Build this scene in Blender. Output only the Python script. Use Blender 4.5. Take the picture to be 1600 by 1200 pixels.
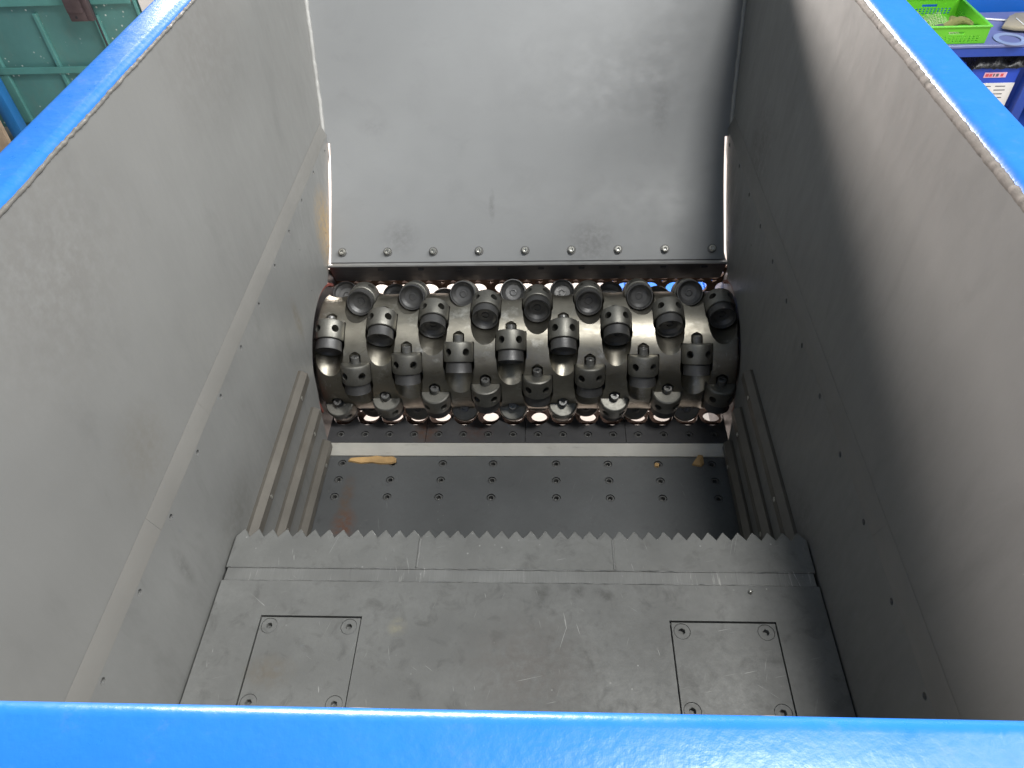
import bpy, bmesh, math, random
from mathutils import Vector, Matrix, noise
R = math.radians
PI = math.pi
random.seed(7)
sc = bpy.context.scene
COL = sc.collection
for o in list(bpy.data.objects):
    bpy.data.objects.remove(o)

# ------------------------------------------------------------------ camera
cd = bpy.data.cameras.new('camera')
cam = bpy.data.objects.new('camera', cd)
COL.objects.link(cam)
cd.sensor_fit = 'HORIZONTAL'
cd.sensor_width = 36.0
cd.lens = 1142.75 / 1600 * 36.0
cd.clip_start = 0.02
cd.clip_end = 200
CR = Vector((0.99885824, 0.03161881, -0.03581153))
CU = Vector((0.00171498, 0.72540966, 0.68831525))
CF = Vector((-0.04774174, 0.68759077, -0.72452719))
cam.matrix_world = Matrix(((CR.x, CU.x, -CF.x, 0.06523), (CR.y, CU.y, -CF.y, 0.0),
                           (CR.z, CU.z, -CF.z, 2.4), (0, 0, 0, 1)))
sc.camera = cam

# ------------------------------------------------------------------ world and lamps (a lit workshop)
w = bpy.data.worlds.new('World')
sc.world = w
w.use_nodes = True
wb = w.node_tree.nodes['Background']
wb.inputs[0].default_value = (0.66, 0.83, 1.0, 1)
wb.inputs[1].default_value = 0.18


def lamp(name, loc, aim, sx, sy, power, col):
    ld = bpy.data.lights.new(name, 'AREA')
    ld.shape = 'RECTANGLE'
    ld.size = sx
    ld.size_y = sy
    ld.energy = power
    ld.color = col
    o = bpy.data.objects.new(name, ld)
    COL.objects.link(o)
    o.location = loc
    o.rotation_euler = (Vector(aim) - Vector(loc)).to_track_quat('-Z', 'Y').to_euler()
    return o


lamp('front_lamp', (1.45, -4.5, 3.9), (0.2, 2.0, 1.5), 1.4, 1.7, 185, (1.0, 0.985, 0.96))
lamp('ceiling_lamp', (1.35, 0.9, 6.2), (0.1, 1.2, 1.0), 0.8, 0.8, 190, (1.0, 0.985, 0.95))
lamp('side_skylight', (4.2, 1.0, 5.2), (-0.5, 1.0, 1.4), 4.0, 2.5, 440, (1.0, 0.995, 0.98))
lamp('window_daylight', (-1.1, 5.6, 2.52), (0.5, 1.0, 1.6), 2.6, 0.5, 780, (1.0, 0.91, 0.86))
lamp('doorway_daylight', (-0.4, 6.6, 1.9), (0.0, 3.0, 0.0), 3.6, 2.2, 60, (1.0, 0.97, 0.93))

sc.view_settings.view_transform = 'Standard'
sc.view_settings.look = 'None'
sc.view_settings.exposure = 0.0
sc.view_settings.gamma = 1.0
sc.render.engine = 'CYCLES'
sc.cycles.max_bounces = 4
sc.cycles.diffuse_bounces = 3
sc.cycles.glossy_bounces = 2
sc.cycles.light_sampling_threshold = 0.05
sc.render.resolution_x = 1024
sc.render.resolution_y = 768


# ------------------------------------------------------------------ materials
class NT:
    def __init__(s, name):
        s.m = bpy.data.materials.new(name)
        s.m.use_nodes = True
        s.t = s.m.node_tree
        s.b = s.t.nodes['Principled BSDF']
        s.pos = None

    def n(s, kind, **kw):
        x = s.t.nodes.new(kind)
        for k, v in kw.items():
            setattr(x, k, v)
        return x

    def l(s, a, b):
        s.t.links.new(a, b)

    def coord(s, local):
        if s.pos is None:
            if local:
                tc = s.n('ShaderNodeTexCoord')
                oi = s.n('ShaderNodeObjectInfo')
                mul = s.n('ShaderNodeVectorMath', operation='SCALE')
                s.l(oi.outputs['Location'], mul.inputs[0])
                mul.inputs['Scale'].default_value = 7.3
                ad = s.n('ShaderNodeVectorMath', operation='ADD')
                s.l(tc.outputs['Object'], ad.inputs[0])
                s.l(mul.outputs[0], ad.inputs[1])
                s.pos = ad.outputs[0]
            else:
                s.pos = s.n('ShaderNodeNewGeometry').outputs['Position']
        return s.pos

    def noise(s, scale, detail=5, rough=0.6, stretch=None, off=0.0, dist=0.0, rot=0.0):
        src = s.pos
        if stretch or off:
            mp = s.n('ShaderNodeMapping')
            mp.inputs['Scale'].default_value = stretch or (1, 1, 1)
            if rot:
                pr = s.n('ShaderNodeMapping')
                pr.inputs['Rotation'].default_value = (0, 0, rot)
                s.l(src, pr.inputs['Vector'])
                src = pr.outputs[0]
            mp.inputs['Location'].default_value = (off, off * .7, off * 1.3)
            s.l(src, mp.inputs['Vector'])
            src = mp.outputs[0]
        x = s.n('ShaderNodeTexNoise')
        x.inputs['Scale'].default_value = scale
        x.inputs['Detail'].default_value = detail
        x.inputs['Roughness'].default_value = rough
        x.inputs['Distortion'].default_value = dist
        s.l(src, x.inputs['Vector'])
        return x.outputs['Fac']

    def ramp(s, fac, a, b, lo=0.0, hi=1.0):
        x = s.n('ShaderNodeMapRange')
        x.inputs['From Min'].default_value = a
        x.inputs['From Max'].default_value = b
        x.inputs['To Min'].default_value = lo
        x.inputs['To Max'].default_value = hi
        s.l(fac, x.inputs['Value'])
        return x.outputs['Result']

    def mix(s, fac, a, b, mode='MIX'):
        x = s.n('ShaderNodeMix', data_type='RGBA', blend_type=mode)
        for sock, v in ((x.inputs['Factor'], fac), (x.inputs['A'], a), (x.inputs['B'], b)):
            if isinstance(v, (int, float)):
                sock.default_value = v
            elif isinstance(v, tuple):
                sock.default_value = (v[0], v[1], v[2], 1)
            else:
                s.l(v, sock)
        return x.outputs['Result']

    def mul(s, a, b):
        x = s.n('ShaderNodeMath', operation='MULTIPLY')
        for i, v in enumerate((a, b)):
            if isinstance(v, (int, float)):
                x.inputs[i].default_value = v
            else:
                s.l(v, x.inputs[i])
        return x.outputs[0]

    def spot(s, c, rad, soft=0.5, sx=(1, 1, 1)):
        """a stain: 1 inside an ellipsoid round c, broken up by noise"""
        sb = s.n('ShaderNodeVectorMath', operation='SUBTRACT')
        s.l(s.n('ShaderNodeNewGeometry').outputs['Position'], sb.inputs[0])
        sb.inputs[1].default_value = c
        ml = s.n('ShaderNodeVectorMath', operation='MULTIPLY')
        s.l(sb.outputs[0], ml.inputs[0])
        ml.inputs[1].default_value = sx
        ln = s.n('ShaderNodeVectorMath', operation='LENGTH')
        s.l(ml.outputs[0], ln.inputs[0])
        return s.ramp(ln.outputs['Value'], rad, rad * (1 - soft))

    def stain_noise(s):
        if not hasattr(s, 'sn'):
            s.sn = s.noise(60, 3, .7)
        return s.sn

    def bump(s, h, strength, dist=0.002):
        x = s.n('ShaderNodeBump')
        x.inputs['Strength'].default_value = strength
        x.inputs['Distance'].default_value = dist
        s.l(h, x.inputs['Height'])
        prev = s.b.inputs['Normal'].links
        if prev:
            s.l(prev[0].from_socket, x.inputs['Normal'])
        s.l(x.outputs[0], s.b.inputs['Normal'])


def steel(name, base, var=0.25, rough=0.45, metal=0.0, streak=(1, 1, 1), local=False,
          dark=(0.05, 0.05, 0.05), darkamt=0.35, stains=(), scale=3.0, scratch=0.0, spec=0.5, bump=0.08, worn=None, fineamt=.55, wornst=None, blotlo=.60):
    m = NT(name)
    m.coord(local)
    big = m.noise(scale, 3, 0.6, off=1.3)
    fine = m.noise(scale * 14, 4, 0.7, streak, off=4.1)
    lo = tuple(c * (1 - var) for c in base)
    hi = tuple(min(1, c * (1 + var)) for c in base)
    c = m.mix(m.ramp(big, 0.3, 0.7), lo, hi)
    c = m.mix(m.ramp(fine, 0.3, 0.75, 0, fineamt), c, lo)
    blot = m.noise(scale * 4.5, 5, 0.65, streak, off=9.7, dist=0.6)
    c = m.mix(m.mul(m.ramp(blot, blotlo, blotlo + .18), darkamt), c, dark)
    for (cc, rad, colr, amt, sx) in stains:
        f = m.mul(m.spot(cc, rad, 0.75, sx), m.ramp(m.stain_noise(), 0.3, 0.6))
        c = m.mix(m.mul(f, amt), c, colr)
    r = m.ramp(fine, 0.25, 0.75, rough - 0.07, rough + 0.12)
    if worn:
        wm = m.ramp(m.noise(scale * 2.2, 6, 0.7, wornst, off=15.0), worn[0], worn[0] + 0.15)
        c = m.mix(wm, c, worn[1])
    if scratch:
        for k, (an, st, lo_) in enumerate(((.3, (300, 7, 40), .71), (1.35, (260, 9, 40), .72), (2.2, (330, 12, 40), .73), (2.9, (240, 16, 40), .715))):
            sm = m.ramp(m.noise(1.0, 2, 0.5, st, off=3.0 * k + 20, rot=an, dist=.15), lo_, lo_ + .03)
            gate = m.ramp(m.noise(9, 3, 0.6, off=31.0 + k), 0.53, 0.60)
            c = m.mix(m.mul(m.mul(sm, gate), scratch), c, (0.55, 0.55, 0.53))
        fl = m.n('ShaderNodeTexVoronoi')
        fl.inputs['Scale'].default_value = 55
        m.l(m.pos, fl.inputs['Vector'])
        c = m.mix(m.mul(m.mul(m.ramp(fl.outputs['Distance'], .13, .08), m.ramp(m.noise(11, 3, .6, off=41.), .56, .62)), scratch), c, (.5, .5, .48))
    m.l(c, m.b.inputs['Base Color'])
    m.l(r, m.b.inputs['Roughness'])
    m.b.inputs['Metallic'].default_value = metal
    m.b.inputs['Specular IOR Level'].default_value = spec
    if bump:
        m.bump(m.noise(scale * 50, 5, 0.7, off=2.2), bump, 0.001)
    return m.m


def paint(name, base, rough=0.3, var=0.12, bump=0.25, bscale=90, dirt=0.15, dirtcol=(0.25, 0.22, 0.2), local=False, coat=0.0):
    m = NT(name)
    m.coord(local)
    a = m.noise(4, 4, 0.6, off=.5)
    c = m.mix(m.ramp(a, .3, .7), tuple(x * (1 - var) for x in base), tuple(min(1, x * (1 + var)) for x in base))
    d = m.noise(26, 6, 0.75, off=7.7)
    c = m.mix(m.mul(m.ramp(d, 0.58, 0.75), dirt), c, dirtcol)
    m.l(c, m.b.inputs['Base Color'])
    m.l(m.ramp(d, .3, .7, rough - .05, rough + .1), m.b.inputs['Roughness'])
    if coat:
        m.b.inputs['Coat Weight'].default_value = coat
        m.b.inputs['Coat Roughness'].default_value = 0.12
    if bump:
        m.bump(m.noise(bscale, 3, 0.55, off=3.3), bump, 0.002)
    return m.m


M = {}
M['wall'] = steel('primer_grey_wall', (0.200, 0.200, 0.192), 0.10, 0.46, 0, (1, 1, .35), darkamt=.28, dark=(.12, .12, .115), scale=2.2, fineamt=.3, bump=0, blotlo=.55,
                  stains=[((-.63, .80, 1.80), .22, (.15, .145, .135), .5, (1, .8, 1)), ((-.63, 1.5, 1.82), .2, (.15, .145, .135), .5, (1, .7, 1)),
                          ((.63, 1.75, 1.42), .16, (.09, .085, .08), .6, (1, 1.3, 1)), ((.63, 1.2, 1.80), .25, (.19, .18, .17), .4, (1, .6, 1)),
                          ((-.63, .75, 1.45), .10, (.16, .15, .13), .5, (1, 1, 1))])
M['panel'] = steel('wear_panel_grey', (0.184, 0.186, 0.180), 0.10, 0.46, 0, (1, 1, .3), darkamt=.35, dark=(.10, .10, .095), scale=3.4, fineamt=.3, bump=0, blotlo=.56,
                   stains=[((-.6, 1.84, 1.13), .13, (.42, .27, .09), .75, (1, 1.2, .8)), ((-.6, .66, 1.22), .045, (.08, .08, .075), .5, (1, 2.5, .6)),
                           ((-.6, 1.45, 1.12), .07, (.14, .12, .09), .7, (1, 2.5, .8)), ((-.6, .86, 1.09), .13, (.12, .12, .11), .6, (1, 1, 1.5)),
                           ((.6, .87, 1.08), .12, (.12, .12, .12), .7, (1, 1, 1.5)), ((.6, 1.78, 1.2), .1, (.1, .1, .1), .6, (1, 1.6, 1))])
M['back'] = steel('back_plate_steel', (0.255, 0.262, 0.265), 0.07, 0.46, 0.10, (.6, .8, .8), darkamt=.14, dark=(.13, .13, .13), scale=2.6, fineamt=.3, bump=0, blotlo=.56,
                  stains=[((-.1, 1.9, 1.18), .06, (.13, .13, .13), .6, (5, 1, 1)), ((.17, 2.05, 1.25), .03, (.12, .12, .12), .5, (1, 1, 1)),
                          ((-.46, 2.08, 1.35), .06, (.14, .14, .14), .3, (1, 1, 2)), ((.4, 2.1, 1.36), .10, (.13, .13, .13), .3, (3, 1, .7)),
                          ((.2, 1.82, 1.10), .09, (.15, .15, .15), .6, (1, 1, 1)), ((-.38, 1.83, 1.12), .07, (.15, .15, .15), .5, (1, 1, 1))])
M['ledge'] = steel('ledge_strip_dusty', (0.180, 0.176, 0.164), 0.10, 0.46, 0, (1, .3, 1), darkamt=.3, dark=(.16, .14, .12), scale=4)
M['bead'] = steel('weld_sealer', (0.165, 0.150, 0.132), 0.15, 0.8, 0, darkamt=.25, dark=(.2, .17, .14), scale=14, bump=.5)
M['beadgrey'] = steel('grey_sealer', (0.125, 0.12, 0.108), 0.2, 0.6, 0, darkamt=.4, scale=14, bump=.4)
M['weld'] = steel('grey_weld', (0.36, 0.36, 0.345), 0.15, 0.5, .2, darkamt=.3, scale=14, bump=.5)
M['deck'] = steel('ram_deck_steel', (0.182, 0.185, 0.178), 0.22, 0.48, 0.20, (1, 1, 1), darkamt=.6, dark=(.09, .09, .085), scale=5, scratch=.5, blotlo=.53, bump=.25,
                  stains=[((-.222, .62, 1.07), .022, (.30, .28, .19), .6, (1, 1, 1)), ((0.056, 0.696, 1.071), 0.026, (.085, .085, .08), .75, (1, 1.1, 1)), ((0.099, 0.709, 1.071), 0.015, (.085, .085, .08), .75, (1, 1.1, 1)), ((0.128, 0.697, 1.071), 0.02, (.085, .085, .08), .75, (1, 1.1, 1)), ((0.166, 0.697, 1.071), 0.014, (.085, .085, .08), .75, (1, 1.1, 1)), ((0.181, 0.688, 1.071), 0.018, (.085, .085, .08), .75, (1, 1.1, 1)), ((-0.02, 0.736, 1.071), 0.012, (.085, .085, .08), .75, (1, 1.1, 1)), ((0.053, 0.669, 1.071), 0.018, (.085, .085, .08), .75, (1, 1.1, 1)), ((0.237, 0.726, 1.071), 0.01, (.085, .085, .08), .75, (1, 1.1, 1)), ((0.28, 0.776, 1.071), 0.016, (.085, .085, .08), .75, (1, 1.1, 1)), 
                          ((.03, .55, 1.07), .12, (.14, .13, .12), .7, (.8, 1, 1)), ((-.45, .53, 1.07), .06, (.15, .13, .10), .6, (1, 1.5, 1))])
M['toothplate'] = steel('tooth_plate_steel', (0.190, 0.193, 0.185), 0.20, 0.48, 0.20, (1, 1, 1), darkamt=.55, dark=(.10, .10, .095), scale=6, scratch=.4, blotlo=.54, bump=.15)
M['wornedge'] = steel('worn_tooth_edge', (0.16, 0.165, 0.155), 0.2, 0.3, 0.6, scale=8, darkamt=.2, worn=(0.50, (.85, .85, .82)))
M['weldband'] = steel('milled_band', (0.225, 0.228, 0.22), 0.30, 0.42, 0.25, (6, .3, 1), darkamt=.4, scale=6, scratch=.9, worn=(0.60, (.48, .48, .45)), wornst=(9, .6, 1))  # bright streaks: wear, plus weld sparkle painted into the colour
M['bed'] = steel('bed_plate_dark', (0.125, 0.13, 0.132), 0.15, 0.46, 0.35, darkamt=.4, dark=(.05, .05, .05), scale=5, scratch=.12,
                 stains=[((-.502, 1.10, .671), .055, (.16, .075, .045), .9, (1.3, .8, 1)), ((-.51, 1.19, .671), .06, (.14, .09, .06), .7, (2.4, .6, 1))])
M['knife'] = steel('knife_steel', (0.14, 0.14, 0.145), 0.2, 0.36, 0.6, darkamt=.35, scale=7, scratch=.1,
                   stains=[((-.3, 1.42, .70), .07, (.20, .10, .06), .7, (1.4, 1, 1)), ((-.15, 1.42, .70), .06, (.16, .08, .06), .5, (1, 1, 1))])
M['bright'] = steel('bright_milled_steel', (0.72, 0.70, 0.63), 0.12, 0.36, 0.3, (.2, 1, 1), darkamt=.5, dark=(.2, .16, .1), scale=9)
M['beam'] = steel('upper_beam_dark', (0.10, 0.095, 0.10), 0.3, 0.4, 0.5, (.3, 1, 1), darkamt=.4, scale=6)
M['lip'] = steel('bright_lip', (0.50, 0.50, 0.49), 0.1, 0.35, 0.7, (.2, 1, 1), darkamt=.2, scale=6)
M['bar'] = steel('guide_bar_steel', (0.125, 0.115, 0.098), 0.2, 0.45, 0.2, (1, .3, 1), darkamt=.35, dark=(.11, .08, .05), scale=7)
M['screw'] = steel('screw_steel', (0.17, 0.17, 0.165), 0.1, 0.35, 0.5, local=True, scale=20)
M['zinc'] = steel('zinc_screw', (0.60, 0.59, 0.54), 0.1, 0.28, 0.9, local=True, scale=20, darkamt=.1)
M['rotor'] = steel('rotor_worn_steel', (0.385, 0.362, 0.305), 0.28, 0.40, 1.0, (.5, 1, 1), darkamt=.5, dark=(.10, .08, .055), scale=7, scratch=.5,
                   worn=(0.565, (.66, .64, .58)), bump=.25)
M['holder'] = steel('holder_steel', (0.26, 0.255, 0.23), 0.2, 0.50, 0.95, local=True, darkamt=.4, dark=(.10, .09, .07), scale=14)
M['ring'] = steel('cutting_ring_steel', (0.14, 0.14, 0.14), 0.2, 0.5, 0.8, local=True, darkamt=.3, scale=14)
M['screen'] = steel('screen_rusty_steel', (0.085, 0.052, 0.038), 0.3, 0.8, 0.0, darkamt=.4, scale=8, spec=.2)
M['red'] = paint('red_primer', (0.24, 0.06, 0.045), .6, .2, .2, 60, .5, (.12, .06, .05))
M['blue'] = paint('blue_machine_paint', (0.018, 0.165, 0.60), 0.30, .06, .20, 110, .18, (.16, .19, .36))
M['chipwood'] = steel('raw_wood', (0.52, 0.33, 0.14), .3, .7, 0, (1, 5, 1), darkamt=.5, dark=(.2, .1, .04), scale=20, bump=.4)

# setting materials
M['floor'] = steel('workshop_concrete', (0.36, 0.32, 0.285), .12, .6, 0, darkamt=.15, dark=(.3, .28, .25), scale=1.5)
M['openingwhite'] = paint('white_opening_fill', (0.78, 0.76, 0.72), .7, .04, .1, 40, .1)


def teal_mat():
    m = NT('teal_door_paint')
    m.coord(False)
    c = m.mix(m.ramp(m.noise(2.2, 4, .6), .3, .7), (.075, .19, .185), (.11, .28, .26))
    c = m.mix(m.mul(m.ramp(m.noise(9, 6, .7, (1, 1, .5), off=5), .52, .75), .5), c, (.16, .22, .20))
    v = m.n('ShaderNodeTexVoronoi')
    v.inputs['Scale'].default_value = 24
    m.l(m.pos, v.inputs['Vector'])
    dots = m.mul(m.ramp(v.outputs['Distance'], .17, .10), m.ramp(m.noise(3.1, 3, .6, off=12.5), .46, .54))
    c = m.mix(dots, c, (.60, .68, .64))
    m.l(c, m.b.inputs['Base Color'])
    m.b.inputs['Roughness'].default_value = .5
    m.bump(m.noise(40, 5, .7), .2, .004)
    return m.m


M['teal'] = teal_mat()
M['tealrib'] = paint('teal_rib_paint', (0.10, 0.29, 0.265), .5, .15, .2, 40, .5, (.18, .2, .17))
M['rustbox'] = steel('rusty_lock_box', (0.10, 0.075, 0.08), .3, .5, .3, darkamt=.4, dark=(.12, .06, .04), scale=10)
M['rod'] = steel('rod_dark', (0.04, 0.04, 0.045), .2, .5, .3)
M['timber'] = steel('weathered_timber', (0.40, 0.30, 0.21), .35, .75, 0, (1, 1, .12), darkamt=.6, dark=(.06, .04, .03), scale=9)
M['bluepost'] = paint('blue_post_paint', (0.03, 0.20, 0.52), .35, .1, .15, 60, .2)
M['tableblue'] = paint('table_blue_paint', (0.02, 0.06, 0.34), .4, .1, .15, 60, .1)
M['tabletop'] = paint('table_top_paint', (0.15, 0.17, 0.36), .4, .1, .1, 60, .25, (.3, .3, .42))
M['panelblue'] = paint('blue_panel_paint', (0.015, 0.13, 0.52), .35, .06, .1, 60, .05)
M['green'] = paint('green_plastic', (0.11, 0.44, 0.02), .4, .06, .05, 60, .05, local=False)
M['net'] = steel('white_green_net', (0.45, 0.50, 0.28), .2, .8, 0, scale=20)
M['glove'] = paint('glove_cloth', (0.15, 0.155, 0.05), .85, .25, .5, 160, .5, (.10, .09, .05))
M['cuff'] = paint('glove_cuff', (0.06, 0.06, 0.07), .9, .2, .5, 160, .1)
M['flange'] = paint('pale_flange_paint', (0.26, 0.33, 0.52), .4, .1, .1, 40, .1)
M['beige'] = steel('beige_casting', (0.34, 0.30, 0.21), .15, .5, 0, scale=10, darkamt=.3)
M['white'] = paint('white_plastic', (0.8, 0.8, 0.78), .4, .03, 0, 40, .05)
M['blackbag'] = paint('black_film', (0.02, 0.02, 0.022), .25, .3, .6, 25, .1)
M['carton'] = paint('blue_carton', (0.02, 0.07, 0.48), .45, .08, .05, 60, .1)
M['paper'] = paint('white_paper', (0.72, 0.70, 0.66), .7, .04, .05, 40, .15)
M['ink'] = paint('dark_ink', (0.12, 0.12, 0.13), .7, .1, 0, 40, 0)
M['pink'] = paint('pink_sticker', (0.75, 0.42, 0.50), .6, .15, 0, 40, .2)
M['redink'] = paint('red_ink', (0.60, 0.08, 0.10), .6, .15, 0, 40, .1)


# ------------------------------------------------------------------ mesh helpers
def finish(bm, name, smooth=35):
    bmesh.ops.recalc_face_normals(bm, faces=bm.faces[:])
    me = bpy.data.meshes.new(name)
    bm.to_mesh(me)
    bm.free()
    if smooth:
        me.polygons.foreach_set('use_smooth', [True] * len(me.polygons))
        me.set_sharp_from_angle(angle=R(smooth))
    return me


def link(name, me, mat, parent=None, label=None, cat=None, group=None, kind=None):
    o = bpy.data.objects.new(name, me)
    COL.objects.link(o)
    if mat is not None and me is not None and not me.materials:
        me.materials.append(mat)
    if parent is not None:
        o.parent = parent
        # meshes are written in world coordinates: undo the parents' offsets
        off = Vector((0, 0, 0))
        p = parent
        while p is not None:
            off = off + p.location
            p = p.parent
        o.location = -off
    if label:
        o['label'] = label
    if cat:
        o['category'] = cat
    if group:
        o['group'] = group
    if kind:
        o['kind'] = kind
    return o


def thing(name, loc, label, cat, group=None):
    o = bpy.data.objects.new(name, None)
    COL.objects.link(o)
    o.empty_display_size = .1
    o.location = loc
    o['label'] = label
    o['category'] = cat
    if group:
        o['group'] = group
    return o


def box(bm, a, b, bev=0.0, seg=1):
    vs = [bm.verts.new((x, y, z)) for x in (a[0], b[0]) for y in (a[1], b[1]) for z in (a[2], b[2])]
    fs = [(0, 1, 3, 2), (4, 6, 7, 5), (0, 4, 5, 1), (2, 3, 7, 6), (0, 2, 6, 4), (1, 5, 7, 3)]
    faces = [bm.faces.new([vs[i] for i in f]) for f in fs]
    if bev:
        es = list({e for f in faces for e in f.edges})
        bmesh.ops.recalc_face_normals(bm, faces=faces)
        bmesh.ops.bevel(bm, geom=es, offset=bev, segments=seg, affect='EDGES', profile=.5)


def box_me(name, a, b, bev=.0015, seg=1):
    bm = bmesh.new()
    box(bm, a, b, bev, seg)
    return finish(bm, name)


def prism(bm, pts, axis, a, b, bev=0.0, seg=1):
    """extrude a 2D polygon: axis 'x' (pts = y,z), 'y' (pts = x,z), 'z' (pts = x,y)"""
    def P(p, t):
        return {'x': (t, p[0], p[1]), 'y': (p[0], t, p[1]), 'z': (p[0], p[1], t)}[axis]
    va = [bm.verts.new(P(p, a)) for p in pts]
    vb = [bm.verts.new(P(p, b)) for p in pts]
    n = len(pts)
    fs = [bm.faces.new(va), bm.faces.new(vb[::-1])]
    for i in range(n):
        fs.append(bm.faces.new((va[i], va[(i + 1) % n], vb[(i + 1) % n], vb[i])))
    bmesh.ops.recalc_face_normals(bm, faces=fs)
    if bev:
        es = list(set(fs[0].edges) | set(fs[1].edges))
        bmesh.ops.bevel(bm, geom=es, offset=bev, segments=seg, affect='EDGES', profile=.5)


def lathe(bm, prof, n=32, mat=None, hexfrom=None):
    """revolve (r, z) about Z; a radius given as ('h', r) is a hexagon"""
    rings = []
    mat = mat or Matrix.Identity(4)
    for r, z in prof:
        if r == 0:
            rings.append([bm.verts.new(mat @ Vector((0, 0, z)))])
            continue
        ring = []
        for i in range(n):
            a = 2 * PI * i / n
            rr = r
            if isinstance(r, tuple):
                rr = r[1] * math.cos(PI / 6) / math.cos((a % (PI / 3)) - PI / 6)
            ring.append(bm.verts.new(mat @ Vector((rr * math.cos(a), rr * math.sin(a), z))))
        rings.append(ring)
    for p, q in zip(rings[:-1], rings[1:]):
        if len(p) == 1 and len(q) == 1:
            continue
        for i in range(n):
            j = (i + 1) % n
            if len(p) == 1:
                bm.faces.new((p[0], q[j], q[i]))
            elif len(q) == 1:
                bm.faces.new((p[i], p[j], q[0]))
            else:
                bm.faces.new((p[i], p[j], q[j], q[i]))


def tube(bm, pts, rads, n=8, cap=True):
    rings = []
    for i, p in enumerate(pts):
        p = Vector(p)
        d = (Vector(pts[min(i + 1, len(pts) - 1)]) - Vector(pts[max(i - 1, 0)])).normalized()
        u = d.orthogonal().normalized() if i == 0 else (u - d * u.dot(d)).normalized()
        v = d.cross(u)
        r = rads[i] if isinstance(rads, (list, tuple)) else rads
        rings.append([bm.verts.new(p + (u * math.cos(2 * PI * k / n) + v * math.sin(2 * PI * k / n)) * r) for k in range(n)])
    for a, b in zip(rings[:-1], rings[1:]):
        for k in range(n):
            bm.faces.new((a[k], a[(k + 1) % n], b[(k + 1) % n], b[k]))
    if cap:
        bm.faces.new(rings[0][::-1])
        bm.faces.new(rings[-1])


def cut(me, cbm, smooth=35, solver='MANIFOLD'):
    """boolean difference of a mesh and a bmesh of cutters; returns a new mesh"""
    bmesh.ops.recalc_face_normals(cbm, faces=cbm.faces[:])
    cm = bpy.data.meshes.new('cutter_tmp')
    cbm.to_mesh(cm)
    cbm.free()
    a = bpy.data.objects.new('tmp_a', me)
    b = bpy.data.objects.new('tmp_b', cm)
    COL.objects.link(a)
    COL.objects.link(b)
    md = a.modifiers.new('b', 'BOOLEAN')
    md.operation = 'DIFFERENCE'
    md.object = b
    md.solver = solver
    dg = bpy.context.evaluated_depsgraph_get()
    dg.update()
    out = bpy.data.meshes.new_from_object(a.evaluated_get(dg))
    bpy.data.objects.remove(a)
    bpy.data.objects.remove(b)
    bpy.data.meshes.remove(cm)
    out.materials.clear()
    out.polygons.foreach_set('use_smooth', [True] * len(out.polygons))
    out.set_sharp_from_angle(angle=R(smooth))
    return out


def cyl_at(bm, c, d, r, l0, l1, n=20):
    """closed cylinder round axis c + t d, t from l0 to l1"""
    q = Vector(d).to_track_quat('Z', 'Y').to_matrix().to_4x4()
    lathe(bm, [(0, l0), (r, l0), (r, l1), (0, l1)], n, Matrix.Translation(Vector(c)) @ q)


def place(o, c, d, spin=0.0):
    """put an object whose mesh is centred on its own origin (axis +Z) at world point c facing d"""
    off = Vector((0, 0, 0))
    p = o.parent
    while p is not None:
        off = off + p.location
        p = p.parent
    o.rotation_euler = (Vector(d).to_track_quat('Z', 'Y').to_matrix() @ Matrix.Rotation(spin, 3, 'Z')).to_euler()
    o.location = Vector(c) - off


def screw_mesh(name, r, h, sock, depth, cham=.001, n=24, below=.004):
    bm = bmesh.new()
    lathe(bm, [(0, -below), (r, -below), (r, h - cham), (r - cham, h), (('h', sock * 1.08), h), (('h', sock), h - .0006),
               (('h', sock), h - depth), (0, h - depth - .001)], n)
    return finish(bm, name, 30)


def rrect(x0, x1, z0, z1, r, n=6):
    pts = []
    for cx, cz, a0 in ((x1 - r, z1 - r, 0), (x0 + r, z1 - r, 90), (x0 + r, z0 + r, 180), (x1 - r, z0 + r, 270)):
        for i in range(n + 1):
            a = R(a0 + 90 * i / n)
            pts.append((cx + r * math.cos(a), cz + r * math.sin(a)))
    return pts


# ================================================================== the setting
bm = bmesh.new()
box(bm, (-14, -6, -.1), (14, 14, 0))
link('floor', finish(bm, 'floor', 0), M['floor'], kind='structure')
bm = bmesh.new()
box(bm, (-2.485, 4.80, 0.0), (-2.25, 4.98, 3.0), .006)  # added white solid; its colour stands in for daylight beside the door
link('white_opening_block', finish(bm, 'white_opening_block'), M['openingwhite'], None, 'added white pillar at the right edge of the teal door', 'block')

# ================================================================== shredder body
S = thing('shredder', (0, 1.1, 0), 'open grey steel hopper of a shredder with glossy blue painted rims', 'shredder')
XW, XP = .63, .60
ZR = 1.907


def back_y(z):
    if z >= 1.40:
        return 2.09 + (z - 1.40) * .471
    t = 1.40 - z
    # rolled lower part, leaning in towards the rotor
    if t < .22:
        return 2.09 - (.471 * t + .62 * t * t / (2 * .22) )
    return 2.09 - (.471 * .22 + .62 * .11) - 1.091 * (t - .22)


def wall_x(z):
    # the upper walls lean out a little towards the rim
    return .613 + max(0, z - 1.372) / (1.895 - 1.372) * (XW - .613)


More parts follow.
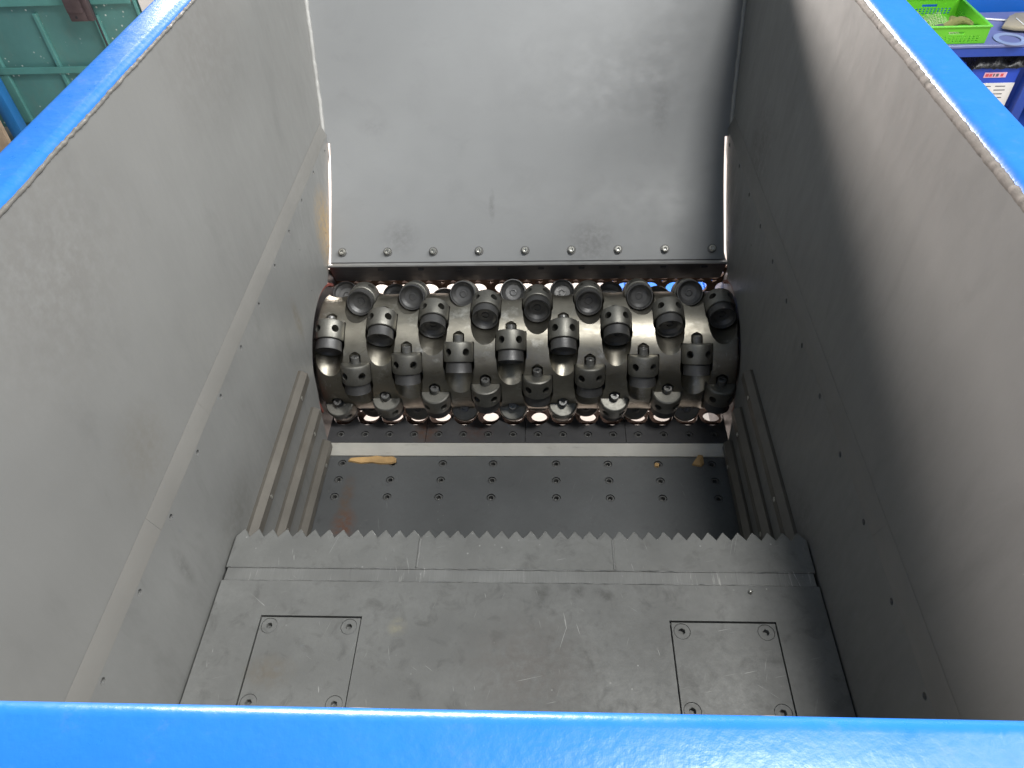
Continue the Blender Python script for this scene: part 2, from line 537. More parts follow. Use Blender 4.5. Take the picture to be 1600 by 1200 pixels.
# side walls: plain plates above the wear panels
for s in (-1, 1):
    bm = bmesh.new()
    loops = []
    for z in (1.335, 1.372, 1.90):
        y1 = back_y(z) + .01
        loops.append([bm.verts.new(p) for p in ((s * wall_x(z), .16, z), (s * wall_x(z), y1, z), (s * (wall_x(z) + .010), y1, z), (s * (wall_x(z) + .010), .16, z))])
    for a, b in zip(loops[:-1], loops[1:]):
        for i in range(4):
            bm.faces.new((a[i], a[(i + 1) % 4], b[(i + 1) % 4], b[i]))
    bm.faces.new(loops[0])
    bm.faces.new(loops[-1])
    sw = link('side_wall', finish(bm, 'side_wall'), M['wall'], S)
    # sealer bead under the painted rim
    bm = bmesh.new()
    P, rd = [], []
    for i in range(520):
        y = .165 + i * (2.16 / 519)
        P.append((s * (XW + .002 + .0012 * noise.noise((y * 30, s, 0))), y, 1.8970 + .0010 * noise.noise((y * 9, s * 3, 1)) + .0015 * noise.noise((y * 90, s, 4))))
        rd.append((.0066 if s > 0 else .0038) + .0008 * noise.noise((y * 55, 5, s)) + .0009 * noise.noise((y * 170, 2, s)))
    tube(bm, P, rd, 8)
    link('sealer_bead', finish(bm, 'sealer_bead', 60), M['bead' if s > 0 else 'beadgrey'], sw)
    # corner weld against the back plate
    bm = bmesh.new()
    P, rd = [], []
    for i in range(90):
        z = 1.315 + i * (.58 / 89)
        P.append((s * (wall_x(z) - .002 + .0015 * noise.noise((z * 30, s, 7))), back_y(z) - .004, z))
        rd.append(.0075 + .002 * noise.noise((z * 60, 2, s)))
    tube(bm, P, rd, 8)
    link('corner_weld', finish(bm, 'corner_weld', 60), M['weld'], sw)
    # blue rim tube
    bm = bmesh.new()
    prism(bm, [(s * x, z) for x, z in rrect(XW + .001, .703, 1.835, ZR + .004, .015)], 'y', .178, 2.42)
    link('rim_tube', finish(bm, 'rim_tube', 40), M['blue'], S)

# front wall and rim, back rim
bm = bmesh.new()
prism(bm, rrect(.105, .176, 1.835, ZR + .004, .013), 'x', -.705, .705)
fr = link('rim_tube', finish(bm, 'rim_tube', 40), M['blue'], S)
bm = bmesh.new()
P, rd = [], []
for i in range(130):
    x = -.63 + i * (1.26 / 129)
    P.append((x, .1735, 1.8945 + .002 * noise.noise((x * 26, 3, 1))))
    rd.append(.0040 + .0010 * noise.noise((x * 40, 5, 2)))
tube(bm, P, rd, 8)
link('sealer_bead', finish(bm, 'sealer_bead', 60), M['bead'], fr)
bm = bmesh.new()
box(bm, (-XW, .150, 1.10), (XW, .1655, 1.895))
link('front_wall', finish(bm, 'front_wall'), M['wall'], S)
bm = bmesh.new()
prism(bm, rrect(2.345, 2.415, 1.835, ZR + .003, .013), 'x', -.63, .63)
link('rim_tube', finish(bm, 'rim_tube', 40), M['blue'], S)

# back plate: flat above, rolled inwards and narrower below
bm = bmesh.new()
ZB = 1.058
rows = [(z, wall_x(z) - .0005) for z in (1.90, 1.75, 1.60, 1.50)]
z = 1.42
while z > 1.316:
    rows.append((z, wall_x(z) - .0005))
    z -= .0125
rows += [(1.3155, wall_x(1.3155) - .0005), (1.3150, .592)]
z = 1.305
while z > ZB + .004:
    rows.append((z, .592))
    z -= .0125
rows.append((ZB, .592))
grid = []
for z, hw in rows:
    y = back_y(z)
    e = .002
    t = Vector((0, back_y(z + e) - back_y(z - e), 2 * e)).normalized()
    nn = Vector((0, t.z, -t.y))
    row = []
    for off in (0, .010):
        for f in (-1, 1):
            row.append(bm.verts.new(Vector((f * hw, y, z)) + nn * off))
    grid.append(row)
for a, b in zip(grid[:-1], grid[1:]):
    for i, j in ((0, 1), (1, 3), (3, 2), (2, 0)):
        bm.faces.new((a[i], a[j], b[j], b[i]))
for r in (grid[0], grid[-1]):
    bm.faces.new((r[0], r[1], r[3], r[2]))
bp = link('back_plate', finish(bm, 'back_plate', 40), M['back'], S)
prof = [(back_y(ZB + .012 * i), ZB + .012 * i) for i in range(3)]
# cap screws with washers along its lower edge
nb = Vector((0, -(prof[2][1] - prof[0][1]), prof[2][0] - prof[0][0])).normalized()
scr = screw_mesh('cap_screw', .0092, .0105, .0048, .006, .0012)
bm = bmesh.new()
lathe(bm, [(0, -.002), (.0135, -.002), (.0135, .0012), (.0125, .002), (.0, .002)], 24)
wme = finish(bm, 'washer', 30)
zc = ZB + .021
for i in range(9):
    x = -.556 + i * .139
    o = link('cap_screw', scr, M['zinc'], bp)
    place(o, Vector((x, back_y(zc), zc)) + nb * .002, nb, random.random() * 2)
    o = link('washer', wme, M['screw'], bp)
    place(o, (x, back_y(zc), zc), nb)

# upper beam under the back plate
yb = back_y(ZB)
bm = bmesh.new()
prism(bm, [(yb - .012, ZB - .001), (yb - .014, ZB - .006), (yb + .018, ZB - .085), (yb + .075, ZB - .085), (yb + .075, ZB - .001)], 'x', -.598, .598, .0008)
ub = link('upper_beam', finish(bm, 'upper_beam'), M['beam'], S)
bm = bmesh.new()
prism(bm, [(yb - .016, ZB + .0005), (yb - .0175, ZB - .0035), (yb - .008, ZB - .0035), (yb - .006, ZB + .0005)], 'x', -.599, .599, .0005)
link('bright_lip', finish(bm, 'bright_lip'), M['lip'], ub)
slot = box_me('slot', (-.009, -.003, -.004), (.009, .003, .004), .001)
for i in range(9):
    x = -.44 + i * .122
    o = link('slot', slot, M['rod'], ub)
    place(o, (x, yb - .0075, ZB - .022), (0, -.92, -.38))

# lower wear panels with bolt holes, cut out round the rotor
RY, RZ = 1.63, .832
RO = .213
arc = []
for a in range(152, 60, -5):
    arc.append((RY + RO * math.cos(R(a)), RZ + RO * math.sin(R(a))))
for s in (-1, 1):
    pts = [(.155, .55), (1.392, .55), (1.386, .708), (1.402, .787), (1.428, .87)] + arc + \
          [(1.755, 1.035), (1.83, 1.085), (1.92, 1.175), (2.000, 1.262), (2.03, 1.275), (2.055, 1.334), (.155, 1.334)]
    bm = bmesh.new()
    prism(bm, pts, 'x', s * XP, s * (XP + .028))
    me = finish(bm, 'wear_panel')
    cb = bmesh.new()
    for k in range(12):
        y = .411 + .1445 * k
        if y < 2.02:
            cyl_at(cb, (s * XP, y, 1.3215 if k < 11 else 1.308), (s, 0, 0), .0058, -.01, .016, 14)
    for (y, z, r) in ((1.83, 1.135, .003), (1.81, 1.10, .003), (1.60, 1.24, .0025), (1.60, 1.10, .0022)):
        cyl_at(cb, (s * XP, y, z), (s, 0, 0), r, -.01, .012, 10)
    me = cut(me, cb)
    wp = link('wear_panel', me, M['panel'], S)
    # sloping filler strips closing the top of the panel
    ys = [.16, .665, .93, 1.43, 2.050]
    for i in range(4):
        d = (.0, .0012, .0004, .0009)[i]
        bm = bmesh.new()
        prism(bm, [(s * (XP - .0002 - d * .15), 1.3335), (s * (XP - .0002 - d * .15), 1.3345), (s * .6126, 1.3715), (s * .6126, 1.3335)], 'y', ys[i] + .0003, ys[i + 1])
        link('filler_strip', finish(bm, 'filler_strip'), M['ledge'], wp)
    # red painted edge of the rotor opening
    bm = bmesh.new()
    ring = []
    for a in range(40, 200, 4):
        ring.append((RY + .204 * math.cos(R(a)), RZ + .204 * math.sin(R(a))))
    ro = [(RY + .2122 * math.cos(R(a)), RZ + .2122 * math.sin(R(a))) for a in range(40, 200, 4)]
    n = len(ring)
    prism(bm, ring + ro[::-1], 'x', s * (XP + .004), s * (XP + .020))
    link('seal_ring', finish(bm, 'seal_ring'), M['red'], wp)

# dark end plates closing the rotor chamber, added to block the bright floor
for s in (-1, 1):
    bm = bmesh.new()
    prism(bm, [(1.30, .45), (1.95, .45), (1.95, .86), (1.80, 1.045), (1.74, 1.06), (1.45, 1.06), (1.30, .95)], 'x', s * .629, s * .645)
    link('end_plate', finish(bm, 'end_plate'), M['beam'], S)

bm = bmesh.new()
box(bm, (-.628, 1.385, .10), (.628, 1.40, .655))  # added plate below the knives, stops light from the floor
link('light_stop_plate', finish(bm, 'light_stop_plate'), M['beam'], S)

# guide bars on the panels, with screws
gs = screw_mesh('screw', .0062, .0012, .003, .003, .0006, 16)
for s in (-1, 1):
    for zt in (1.026, .880, .736):
        bm = bmesh.new()
        prism(bm, [(s * (XP - .0004), zt), (s * (XP - .008), zt + .001), (s * (XP - .023), zt - .010), (s * (XP - .023), zt - .036), (s * (XP - .0004), zt - .038)],
              'y', .842, 1.355, .0012)
        gb = link('guide_bar', finish(bm, 'guide_bar'), M['bar'], S)
        for y in (1.275, .965):
            o = link('screw', gs, M['zinc'], gb)
            place(o, (s * (XP - .023), y, zt - .023), (-s, 0, 0))

# bed plate with its countersunk screws
ZF = .671
bm = bmesh.new()
box(bm, (-.5975, .60, ZF - .03), (.5975, 1.3425, ZF), .0012)
me = finish(bm, 'bed_plate')
cb = bmesh.new()
spots = [(x, y) for y in (1.316, 1.256, 1.196) for x in (-.5465, -.3935, -.2445, -.0945, .0915, .2435, .3905, .5455)]
for x, y in spots:
    cyl_at(cb, (x, y, ZF), (0, 0, 1), .0124, -.020, .01, 20)
bed = link('bed_plate', cut(me, cb), M['bed'], S)
bs = screw_mesh('socket_screw', .0113, 0, .0072, .014, .0014, 24, .017)
for x, y in spots:
    o = link('socket_screw', bs, M['screw'], bed)
    place(o, (x, y, ZF - .002), (0, 0, 1), random.random() * 2)

# bright chamfered seat bar and the scalloped counter knives
bm = bmesh.new()
prism(bm, [(1.3435, ZF - .03), (1.3435, ZF + .002), (1.3705, ZF + .029), (1.3705, ZF - .03)], 'x', -.598, .598, .0009)
link('seat_bar', finish(bm, 'seat_bar'), M['bright'], S)
ZK = ZF + .030
ks = screw_mesh('socket_screw', .0108, 0, .0068, .014, .0014, 24, .017)
for b in range(4):
    x0 = -.6 + .3 * b
    pts = [(x0 + .0006, 1.372), (x0 + .2994, 1.372)]
    for j in range(3, -1, -1):
        cx = x0 + .0375 + .075 * j
        if j == 3:
            pts.append((x0 + .2994, 1.484))
        for i in range(0, 13):
            a = i / 12 * PI
            pts.append((cx + .0355 * math.cos(a), 1.481 - .040 * math.sin(a)))
    pts.append((x0 + .0006, 1.484))
    bm = bmesh.new()
    prism(bm, pts, 'z', ZK - .045, ZK, .0007)
    me = finish(bm, 'knife_block')
    cb = bmesh.new()
    for j in range(4):
        cyl_at(cb, (x0 + .0375 + .075 * j, 1.404, ZK), (0, 0, 1), .0119, -.020, .01, 20)
    kb = link('knife_block', cut(me, cb), M['knife'], S)
    for j in range(4):
        o = link('socket_screw', ks, M['screw'], kb)
        place(o, (x0 + .0375 + .075 * j, 1.404, ZK - .0018), (0, 0, 1), random.random() * 2)

# perforated screen behind and under the rotor
bm = bmesh.new()
RS, CW, CH, HR = .262, .080, .070, .0265
na = 10
for row in range(na):
    for c in range(-1, 16):
        x = -.6 + CW * (c + .5) + (CW / 2 if row % 2 else 0)
        inn, out = [], []
        for i in range(16):
            a = 2 * PI * (i + .5) / 16
            ca, sa = math.cos(a), math.sin(a)
            k = 1 / max(abs(ca), abs(sa))
            for lst, px, ps in ((inn, HR * ca, HR * sa), (out, CW / 2 * ca * k, CH / 2 * sa * k)):
                al = R(38) - (row * CH + ps) / RS
                lst.append(bm.verts.new((x + px, RY + RS * math.cos(al), RZ + RS * math.sin(al))))
        for i in range(16):
            j = (i + 1) % 16
            bm.faces.new((inn[i], inn[j], out[j], out[i]))
bmesh.ops.remove_doubles(bm, verts=bm.verts[:], dist=.0004)
g = bmesh.ops.extrude_face_region(bm, geom=bm.faces[:])
for v in [e for e in g['geom'] if isinstance(e, bmesh.types.BMVert)]:
    d = Vector((0, v.co.y - RY, v.co.z - RZ)).normalized()
    v.co += d * .008
link('perforated_screen', finish(bm, 'perforated_screen', 30), M['screen'], S)

# machine frame below, left and right
for s in (-1, 1):
    bm = bmesh.new()
    box(bm, (s * .64, -.2, .012), (s * .72, 1.30, .52), .008, 2)
    link('base_frame', finish(bm, 'base_frame'), M['blue'], S)

# ================================================================== cutting rotor
RT = thing('cutting_rotor', (0, RY, RZ - .178), 'worn steel shredder rotor studded with round cutters at the bottom of the hopper', 'rotor')
RB, RC = .178, .174


def frame(k, th):
    t = R(th)
    rad = Vector((0, -math.cos(t), math.sin(t)))
    tan = Vector((0, -math.sin(t), -math.cos(t)))
    x = Vector((1, 0, 0))
    c = Vector((-.5625 + .075 * k, RY, RZ)) + rad * RC
    m = Matrix((x, rad, tan)).transposed().to_4x4()
    m.translation = c
    return m


def ang(k, j):
    return 62.5 + 9.7 * k / 2 - (44.0 if k % 2 else 0) + 90 * j


bm = bmesh.new()
q = Matrix.Translation((0, RY, RZ)) @ Matrix.Rotation(PI / 2, 4, 'Y')
lathe(bm, [(0, -.606), (.171, -.606), (RB, -.600), (RB, .600), (.171, .606), (0, .606)], 200, q)
me = finish(bm, 'rotor_body')
for par in (0, 1):
    cb = bmesh.new()
    for k in range(par, 16, 2):
        for j in range(4):
            lathe(cb, [(0, -.062), (.006, -.062), (.0165, -.052), (.0165, -.030), (.0440, -.0300), (.0456, -.024), (.0456, .044), (.0425, .054), (.0425, .19), (0, .19)], 28, frame(k, ang(k, j)))
    me = cut(me, cb, 30)
rb = link('rotor_body', me, M['rotor'], RT)

# one cutter: holder with two holes, cutting ring with a dished face, screw
bm = bmesh.new()
lathe(bm, [(0, -.0295), (.0385, -.0295), (.0418, -.0270), (.0434, -.021), (.0434, .016), (.0418, .0265), (.040, .0283), (0, .0283)], 40)
hm = finish(bm, 'cutter_holder')
cb = bmesh.new()
for s in (-1, 1):
    a = R(36) * s
    d = Vector((math.sin(a), math.cos(a), 0))
    cyl_at(cb, (0, 0, 0), d, .0108, .008, .06, 18)
hm = cut(hm, cb, 30)
bm = bmesh.new()
lathe(bm, [(0, .0287), (.0350, .0287), (.0362, .0298), (.0374, .0575), (.0378, .0586), (.0352, .0586), (.0322, .0500), (.024, .0425), (.0232, .0425), (.0225, .0415), (.0115, .0405), (.0105, .0425), (.0078, .0428), (.0074, .0400), (0, .0395)], 40)
rm = finish(bm, 'cutting_ring', 28)
sm = bmesh.new()
lathe(sm, [(0, -.026), (.0125, -.026), (.0125, -.0465), (.0112, -.0478), (('h', .0066), -.0478), (('h', .0062), -.0472), (('h', .0062), -.040), (0, -.039)], 24)
sm = finish(sm, 'clamp_screw', 30)
for k in range(16):
    for j in range(4):
        m = frame(k, ang(k, j) + random.uniform(-.5, .5))
        a = link('cutter_holder', hm, M['holder'], RT)
        a.matrix_local = Matrix.Translation(-RT.location) @ m
        for nm, mm, mt in (('cutting_ring', rm, M['ring']), ('clamp_screw', sm, M['screw'])):
            c = link(nm, mm, mt)
            c.parent = a

# ================================================================== pusher ram
PR = thing('pusher_ram', (0, .3, .70), 'flat grey steel pusher ram with a saw toothed front edge in the hopper', 'ram')
ZP = 1.071
XR = .5962
bm = bmesh.new()
box(bm, (-XR, .17, .70), (XR, .806, ZP - .014), .001)
link('ram_body', finish(bm, 'ram_body'), M['deck'], PR)
bm = bmesh.new()
box(bm, (-XR, .17, ZP - .0135), (XR, .7145, ZP), .0008)
me = finish(bm, 'deck_plate')
cb = bmesh.new()
covers = [(-.494, -.294), (.297, .497)]
for x0, x1 in covers:
    box(cb, (x0, .455, ZP - .012), (x1, .640, ZP + .02))
dk = link('deck_plate', cut(me, cb), M['deck'], PR)
cs = screw_mesh('countersunk_screw', .0150, 0, .0064, .010, .0004, 32, .0105)
for x0, x1 in covers:
    bm = bmesh.new()
    box(bm, (x0 + .0026, .4575, ZP - .0115), (x1 - .0022, .6368, ZP - .0006), .0008)
    me = finish(bm, 'cover_plate')
    cb = bmesh.new()
    pos = [(x0 + .0215, .619), (x1 - .0225, .619), (x0 + .0215, .4735), (x1 - .0225, .4735)]
    for x, y in pos:
        cyl_at(cb, (x, y, ZP), (0, 0, 1), .0157, -.0112, .01, 32)
    cp = link('cover_plate', cut(me, cb), M['deck'], PR)
    for x, y in pos:
        o = link('countersunk_screw', cs, M['deck'], cp)
        place(o, (x, y, ZP - .0010), (0, 0, 1), random.random() * 2)
# milled weld band
bm = bmesh.new()
box(bm, (-XR + .004, .7152, ZP - .0135), (XR - .004, .7435, ZP - .0016), .0006)
link('weld_band', finish(bm, 'weld_band'), M['weldband'], PR)
# three tooth plates
TP = .0307
for b in range(3):
    x0, x1 = (-XR, -.2008, .2008, XR)[b], (-.2008, .2008, XR)[b] if b < 2 else XR
    if b == 0:
        x1 = -.2008
    if b == 1:
        x0, x1 = -.2002, .2002
    if b == 2:
        x0 = .2008
    nt = 13
    wdt = (x1 - x0) / nt
    pts = [(x0, .7442), (x1, .7442), (x1, .818)]
    for i in range(nt - 1, -1, -1):
        a = x0 + wdt * i
        pts += [(a + wdt * .54, .8345), (a + wdt * .46, .8345), (a, .8165)]
    bm = bmesh.new()
    prism(bm, pts, 'z', ZP - .0135, ZP + .0002 * b, .0011)
    me = finish(bm, 'tooth_plate')
    me.materials.append(M['toothplate'])
    me.materials.append(M['wornedge'])
    for p in me.polygons:
        if p.center.y > .812 and .2 < p.normal.z < .95:
            p.material_index = 1
    tp = link('tooth_plate', me, None, PR)
for x in (-.2005, .2005):
    bm = bmesh.new()
    P = [(x + .0015 * noise.noise((t * 3., x * 9, 0)), .746 + t * .068 / 24, ZP - .0012) for t in range(25)]
    tube(bm, P, [.0032 + .0009 * noise.noise((t * 1.7, x * 30, 3)) for t in range(25)], 8)
    link('seam_weld', finish(bm, 'seam_weld', 60), M['weldband'], PR)
# long weld beads either side of the band
for y in (.7155, .7440):
    bm = bmesh.new()
    P = [(-XR + .01 + t * (2 * XR - .02) / 150, y + .0008 * noise.noise((t * .7, y * 90, 0)), ZP - .0011) for t in range(151)]
    tube(bm, P, [.0015 + .0007 * noise.noise((t * .9, y * 300, 3)) for t in range(151)], 6)
    link('long_weld', finish(bm, 'long_weld', 60), M['weldband'], PR)


# ================================================================== wood scraps on the bed
def chip(outline, z0, th, label, name='wood_scrap', tilt=0):
    cx = sum(p[0] for p in outline) / len(outline)
    cy = sum(p[1] for p in outline) / len(outline)
    bm = bmesh.new()
    lo = [bm.verts.new((x, y, z0 + .0006)) for x, y in outline]
    hi = [bm.verts.new((cx + (x - cx) * .93, cy + (y - cy) * .9, z0 + th * (.8 + .5 * noise.noise((x * 60, y * 60, 2))) + tilt * (y - cy))) for x, y in outline]
    mid = bm.verts.new((cx, cy, z0 + th * 1.15))
    n = len(outline)
    bm.faces.new(lo[::-1])
    for i in range(n):
        bm.faces.new((lo[i], lo[(i + 1) % n], hi[(i + 1) % n], hi[i]))
        bm.faces.new((hi[i], hi[(i + 1) % n], mid))
    link(name, finish(bm, name, 25), M['chipwood'], None, label, 'wood scrap', 'wood scraps on the bed plate')


chip([(-.530, 1.321), (-.49, 1.313), (-.455, 1.316), (-.43, 1.311), (-.40, 1.312), (-.384, 1.318), (-.386, 1.334), (-.395, 1.341), (-.42, 1.337), (-.445, 1.3415), (-.47, 1.336), (-.50, 1.336), (-.528, 1.333)],
     ZF, .007, 'long splinter of pale wood lying along the bright bar at left')
chip([(.487, 1.312), (.513, 1.305), (.523, 1.316), (.521, 1.338), (.508, 1.341), (.498, 1.326)], ZF, .014, 'small chunk of pale wood by the bright bar at right', tilt=.3)
chip([(.378, 1.305), (.389, 1.302), (.393, 1.312), (.386, 1.318), (.379, 1.315)], ZF, .009, 'tiny crumb of wood on a socket screw of the bed plate')
# metal pellet on the ram
bm = bmesh.new()
bmesh.ops.create_icosphere(bm, subdivisions=2, radius=.0042, matrix=Matrix.Translation((.460, .700, ZP + .0038)))
for v in bm.verts:
    v.co += v.co.normalized() * .0006 * noise.noise(v.co * 300)
link('metal_pellet', finish(bm, 'metal_pellet', 60), M['zinc'], None, 'tiny shiny metal pellet lying on the right of the pusher ram', 'pellet')

# ================================================================== background left: teal steel door
D = thing('teal_door', (-3.9, 4.8, 0), 'teal painted steel door with ribs and chipped paint at upper left', 'door')
bm = bmesh.new()
box(bm, (-5.4, 4.83, .0), (-2.50, 4.86, 2.4))
link('door_sheet', finish(bm, 'door_sheet', 0), M['teal'], D)
for x, z1, hw in ((-3.19, .76, .013), (-2.80, .74, .016), (-3.60, 2.35, .03), (-4.3, 2.35, .02)):
    link('vertical_rib', box_me('vertical_rib', (x - hw, 4.803, .04), (x + hw, 4.8295, z1), .003), M['tealrib'], D)
link('vertical_rib', box_me('vertical_rib', (-2.52, 4.80, .03), (-2.50, 4.8295, 2.38), .003), M['tealrib'], D)
for z, h in ((.407, .022), (.86, .05)):
    link('horizontal_rib', box_me('horizontal_rib', (-5.35, 4.792, z - h), (-2.53, 4.8025, z + h), .002), M['tealrib'], D)
L = thing('lock_box', (-2.83, 4.75, .74), 'rusty dark lock box with a long bolt rod on the teal door', 'lock')
link('case', box_me('case', (-2.915, 4.72, .735), (-2.80, 4.7915, .93), .008, 2), M['rustbox'], L)
link('case_lid', box_me('case_lid', (-2.91, 4.710, .79), (-2.805, 4.7195, .92), .004, 2), M['rustbox'], L)
bm = bmesh.new()
cyl_at(bm, (-2.868, 4.72, .762), (0, -1, 0), .008, -.004, .003, 16)
link('keyhole', finish(bm, 'keyhole'), M['rod'], L)
bm = bmesh.new()
tube(bm, [(-2.772, 4.76, 1.1), (-2.772, 4.76, .8), (-2.772, 4.76, .02)], .006, 10)
link('bolt_rod', finish(bm, 'bolt_rod'), M['rod'], L)
link('latch', box_me('latch', (-2.799, 4.715, .738), (-2.762, 4.75, .95), .006, 2), M['rustbox'], L)
link('blue_post', box_me('blue_post', (-3.585, 4.56, .0), (-3.50, 4.64, 1.6), .008, 2), M['bluepost'], None,
     'blue painted steel post standing before the teal door at far left', 'post')
bm = bmesh.new()
bmesh.ops.create_cube(bm, size=1, matrix=Matrix.Translation((-3.56, 4.36, .19)) @ Matrix.Rotation(R(-14), 4, 'X') @ Matrix.Rotation(R(-8), 4, 'Y') @ Matrix.Diagonal((.20, .03, .42, 1)))
link('timber_board', finish(bm, 'timber_board', 0), M['timber'], None, 'weathered timber board leaning by the blue post at far left', 'board')

# ================================================================== background right: work table and things on it
T = thing('work_table', (2.5, 4.1, 0), 'blue steel work table at upper right carrying a green crate', 'table')
link('table_top', box_me('table_top', (1.5, 3.895, .785), (3.4, 4.33, .80), .003), M['tabletop'], T)
link('apron', box_me('apron', (1.5, 3.900, .738), (3.4, 3.925, .7845), .003), M['tableblue'], T)
for x in (1.55, 3.33):
    for y in (3.95, 4.29):
        link('leg', box_me('leg', (x - .03, y - .03, 0), (x + .03, y + .03, .784), .003), M['tableblue'], T)
link('leg', box_me('leg', (2.60, 3.905, 0), (2.655, 3.96, .737), .003), M['tableblue'], T)
link('shelf', box_me('shelf', (1.52, 3.93, .25), (3.38, 4.31, .27), .003), M['tableblue'], T)
link('back_sheet', box_me('back_sheet', (1.52, 4.335, .05), (3.38, 4.345, .784), .002), M['tableblue'], T)
link('blue_cabinet', box_me('blue_cabinet', (1.4, 4.40, 0), (3.6, 4.8, 1.5), .006), M['panelblue'], None,
     'plain bright blue cabinet standing behind the work table', 'cabinet')

# green crate
CT = thing('green_crate', (2.08, 4.1, .80), 'bright green plastic crate with slotted sides on the work table', 'crate')
cx0, cx1, cy0, cy1, cz0, cz1 = 1.86, 2.305, 3.915, 4.30, .8015, .882


def crate_wall(a, b, holes, inner):
    bm = bmesh.new()
    box(bm, a, b, .001)
    me = finish(bm, 'crate_wall')
    cb = bmesh.new()
    for h in holes:
        box(cb, *h)
    return cut(me, cb)


hf = [((cx1 - .20, cy0 - .02, cz0 + .046), (cx1 - .12, cy0 + .02, cz0 + .060))]
for r in range(3):
    for i in range(20):
        x = cx0 + .022 + i * .0195
        if x < cx1 - .03:
            hf.append(((x, cy0 - .02, cz0 + .010 + r * .011), (x + .011, cy0 + .02, cz0 + .017 + r * .011)))
hb = [((a[0], cy1 - .02, a[2]), (b[0], cy1 + .02, b[2])) for a, b in hf]
hl = []
for r in range(3):
    for i in range(18):
        y = cy0 + .022 + i * .0195
        hl.append(((-9, y, cz0 + .010 + r * .011), (9, y + .011, cz0 + .017 + r * .011)))
link('front_side', crate_wall((cx0, cy0, cz0), (cx1, cy0 + .006, cz1), hf, 0), M['green'], CT)
link('back_side', crate_wall((cx0, cy1 - .006, cz0), (cx1, cy1, cz1), hb, 0), M['green'], CT)
link('end_side', crate_wall((cx1 - .006, cy0 + .0062, cz0), (cx1, cy1 - .0062, cz1), hl, 0), M['green'], CT)
link('end_side', crate_wall((cx0, cy0 + .0062, cz0), (cx0 + .006, cy1 - .0062, cz1), hl, 0), M['green'], CT)
link('crate_floor', box_me('crate_floor', (cx0 + .0062, cy0 + .0062, cz0), (cx1 - .0062, cy1 - .0062, cz0 + .005), 0), M['green'], CT)
bm = bmesh.new()
for a, b in (((cx0 - .006, cy0 - .006), (cx1 + .006, cy0 + .008)), ((cx0 - .006, cy1 - .008), (cx1 + .006, cy1 + .006)),
             ((cx0 - .006, cy0 + .0082), (cx0 + .008, cy1 - .0082)), ((cx1 - .008, cy0 + .0082), (cx1 + .006, cy1 - .0082))):
    box(bm, (a[0], a[1], cz1 + .0004), (b[0], b[1], cz1 + .008), .0015)
link('crate_rim', finish(bm, 'crate_rim'), M['green'], CT)
# packing net lying in the crate
bm = bmesh.new()
gx, gy = 26, 22
vs = [[bm.verts.new((cx0 + .02 + (cx1 - cx0 - .12) * i / gx, cy0 + .05 + (cy1 - cy0 - .08) * j / gy,
                     cz0 + .022 + .016 * (noise.noise((i * .35, j * .35, 1)) + .5 * noise.noise((i * 1.1, j * 1.3, 2))))) for j in range(gy + 1)] for i in range(gx + 1)]
for i in range(gx):
    for j in range(gy):
        bm.faces.new((vs[i][j], vs[i + 1][j], vs[i + 1][j + 1], vs[i][j + 1]))
bmesh.ops.wireframe(bm, faces=bm.faces[:], thickness=.004, use_replace=True, use_even_offset=False)
link('packing_net', finish(bm, 'packing_net', 60), M['net'], None, 'pale crumpled packing net lying in the green crate', 'net')

# work glove, grown from a skeleton
G = thing('work_glove', (2.2, 4.05, .83), 'olive work glove with dark cuff lying in the green crate', 'glove')
gm = bpy.data.meshes.new('glove_skel')
V = [(2.10, 4.00, .852), (2.135, 4.012, .856), (2.175, 4.03, .868), (2.205, 4.035, .872),
     (2.235, 4.012, .868), (2.262, 4.0, .853), (2.238, 4.036, .874), (2.272, 4.03, .855),
     (2.235, 4.058, .872), (2.268, 4.06, .852), (2.225, 4.08, .866), (2.250, 4.095, .848),
     (2.17, 4.075, .872), (2.20, 4.10, .862)]
Eg = [(0, 1), (1, 2), (2, 3), (3, 4), (4, 5), (3, 6), (6, 7), (3, 8), (8, 9), (3, 10), (10, 11), (2, 12), (12, 13)]
rg = [.017, .021, .028, .024, .011, .009, .011, .009, .011, .009, .010, .008, .012, .010]
gm.from_pydata(V, Eg, [])
go = bpy.data.objects.new('glove_tmp', gm)
COL.objects.link(go)
sk = go.modifiers.new('s', 'SKIN')
for i, v in enumerate(gm.skin_vertices[0].data):
    v.radius = (rg[i], rg[i] * .8)
    v.use_root = (i == 2)
sd = go.modifiers.new('d', 'SUBSURF')
sd.levels = 2
dg = bpy.context.evaluated_depsgraph_get()
dg.update()
gme = bpy.data.meshes.new_from_object(go.evaluated_get(dg))
bpy.data.objects.remove(go)
for v in gme.vertices:
    v.co += Vector((0, 0, 1)) * .003 * noise.noise(v.co * 60)
gme.polygons.foreach_set('use_smooth', [True] * len(gme.polygons))
link('glove_body', gme, M['glove'], G)
bm = bmesh.new()
tube(bm, [(2.062, 3.985, .846), (2.08, 3.992, .848), (2.104, 4.001, .853)], [.021, .022, .0185], 14)
link('cuff', finish(bm, 'cuff', 60), M['cuff'], G)

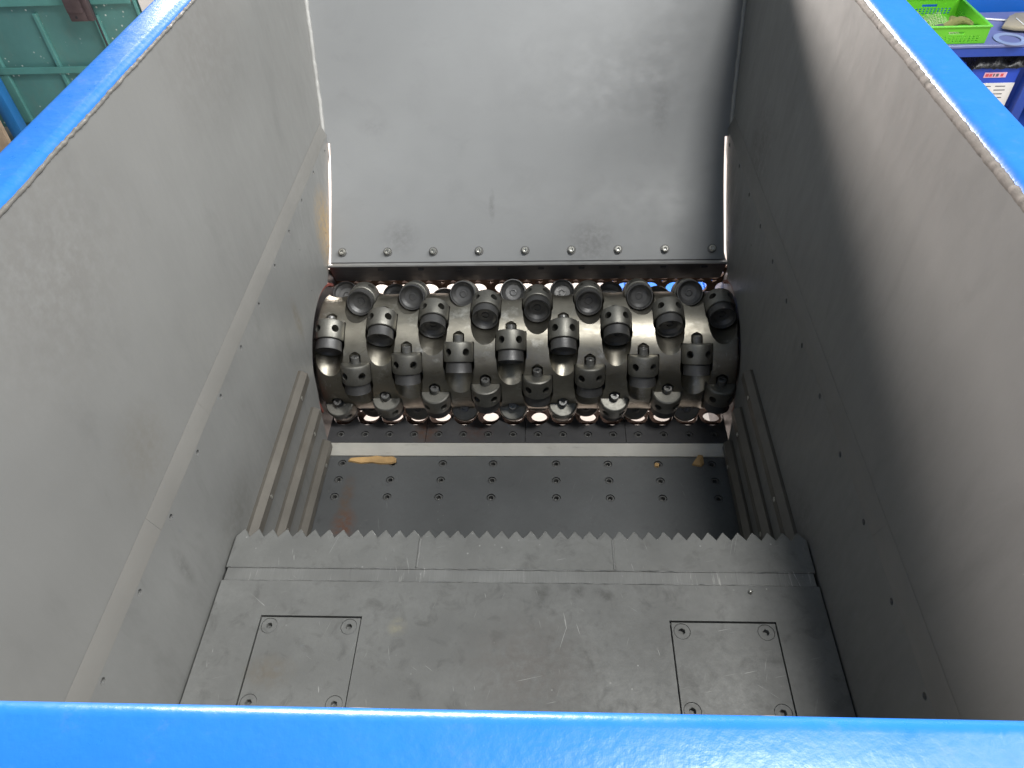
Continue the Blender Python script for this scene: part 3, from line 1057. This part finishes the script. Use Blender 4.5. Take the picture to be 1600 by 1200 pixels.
# flange ring, beige casting, white rod on the table
bm = bmesh.new()
lathe(bm, [(.052, .0), (.078, 0), (.0785, .004), (.078, .0045), (.052, .0045), (.0515, .002), (.052, .0)], 48, Matrix.Translation((2.447, 3.955, .8012)))
link('flange_ring', finish(bm, 'flange_ring', 30), M['flange'], None, 'flat pale blue flange ring lying on the table front edge', 'ring')
bm = bmesh.new()
prism(bm, [(2.445, 4.065), (2.50, 4.035), (2.66, 4.00), (2.72, 4.08), (2.72, 4.24), (2.58, 4.23), (2.53, 4.19)], 'z', .812, .832, .006, 2)
BC = thing('beige_casting', (2.5, 4.08, .80), 'beige metal casting with ribs behind the flange ring', 'casting')
link('casting_body', finish(bm, 'casting_body'), M['beige'], BC)
for x in (2.545, 2.60):
    bm = bmesh.new()
    box(bm, (x, 4.05, .8322), (x + .006, 4.15, .836), .002)
    link('rib', finish(bm, 'rib'), M['white'], BC)
for x in (2.54, 2.62):
    link('foot', box_me('foot', (x, 4.08, .8003), (x + .03, 4.16, .8118), .001), M['beige'], BC)
bm = bmesh.new()
tube(bm, [(2.36, 4.24, .806), (2.62, 4.17, .806)], .005, 10)
link('white_rod', finish(bm, 'white_rod'), M['white'], None, 'thin white rod lying at the back of the work table', 'rod')

# under the table: black film bundle, blue carton with paper sheet
CN = thing('blue_carton', (2.45, 4.0, .271), 'blue carton with a pink sticker and white paper sheet under the table', 'carton')
link('carton_box', box_me('carton_box', (2.33, 3.955, .271), (2.575, 4.20, .655), .004), M['carton'], CN)
link('paper_sheet', box_me('paper_sheet', (2.385, 3.952, .36), (2.573, 3.9546, .575), 0), M['paper'], CN)
link('sticker', box_me('sticker', (2.395, 3.9520, .605), (2.51, 3.9546, .632), 0), M['pink'], CN)
for i, (x0, x1, mt) in enumerate(((2.402, 2.418, 'redink'), (2.422, 2.436, 'redink'), (2.441, 2.449, 'ink'), (2.456, 2.470, 'ink'), (2.480, 2.494, 'redink'))):
    link('print_mark', box_me('print_mark', (x0, 3.9508, .611), (x1, 3.9517, .626), 0), M[mt], CN)
for i in range(9):
    z = .555 - i * .021
    for x0, x1 in ((2.40 + .002 * i, 2.455 + .004 * (i % 3)), (2.478, 2.53 + .006 * (i % 2))):
        link('text_line', box_me('text_line', (x0, 3.9512, z), (x1, 3.9518, z + .005), 0), M['ink'], CN)
bm = bmesh.new()
bmesh.ops.create_grid(bm, x_segments=26, y_segments=18, size=.5)
for v in bm.verts:
    x, y = v.co.x, v.co.y
    e = max(0, 1 - max(abs(x), abs(y)) * 2)
    v.co = Vector((2.46 + x * .30, 4.06 + y * .24, .660 + .055 * min(1, e * 4) * (.75 + .8 * noise.noise((x * 6, y * 7, 3))) + .010 * noise.noise((x * 17, y * 15, 5))))
g = bmesh.ops.extrude_face_region(bm, geom=bm.faces[:])
for v in [e for e in g['geom'] if isinstance(e, bmesh.types.BMVert)]:
    v.co.z -= .003
link('film_bundle', finish(bm, 'film_bundle', 60), M['blackbag'], None, 'crumpled black plastic film on top of the blue carton', 'plastic film')

# blue bin behind the machine, glimpsed through the screen
BN = thing('blue_bin', (.6, 2.69, 0), 'blue steel bin behind the rotor glimpsed through the screen holes', 'bin')
for a, b in (((.38, 2.50, .0), (.80, 2.53, .34)), ((.38, 2.85, .0), (.80, 2.88, .34)), ((.38, 2.5305, .0), (.41, 2.8495, .34)), ((.77, 2.5305, .0), (.80, 2.8495, .34)), ((.4105, 2.5305, .004), (.7695, 2.8495, .30))):
    link('bin_side', box_me('bin_side', a, b, .004), M['panelblue'], BN)
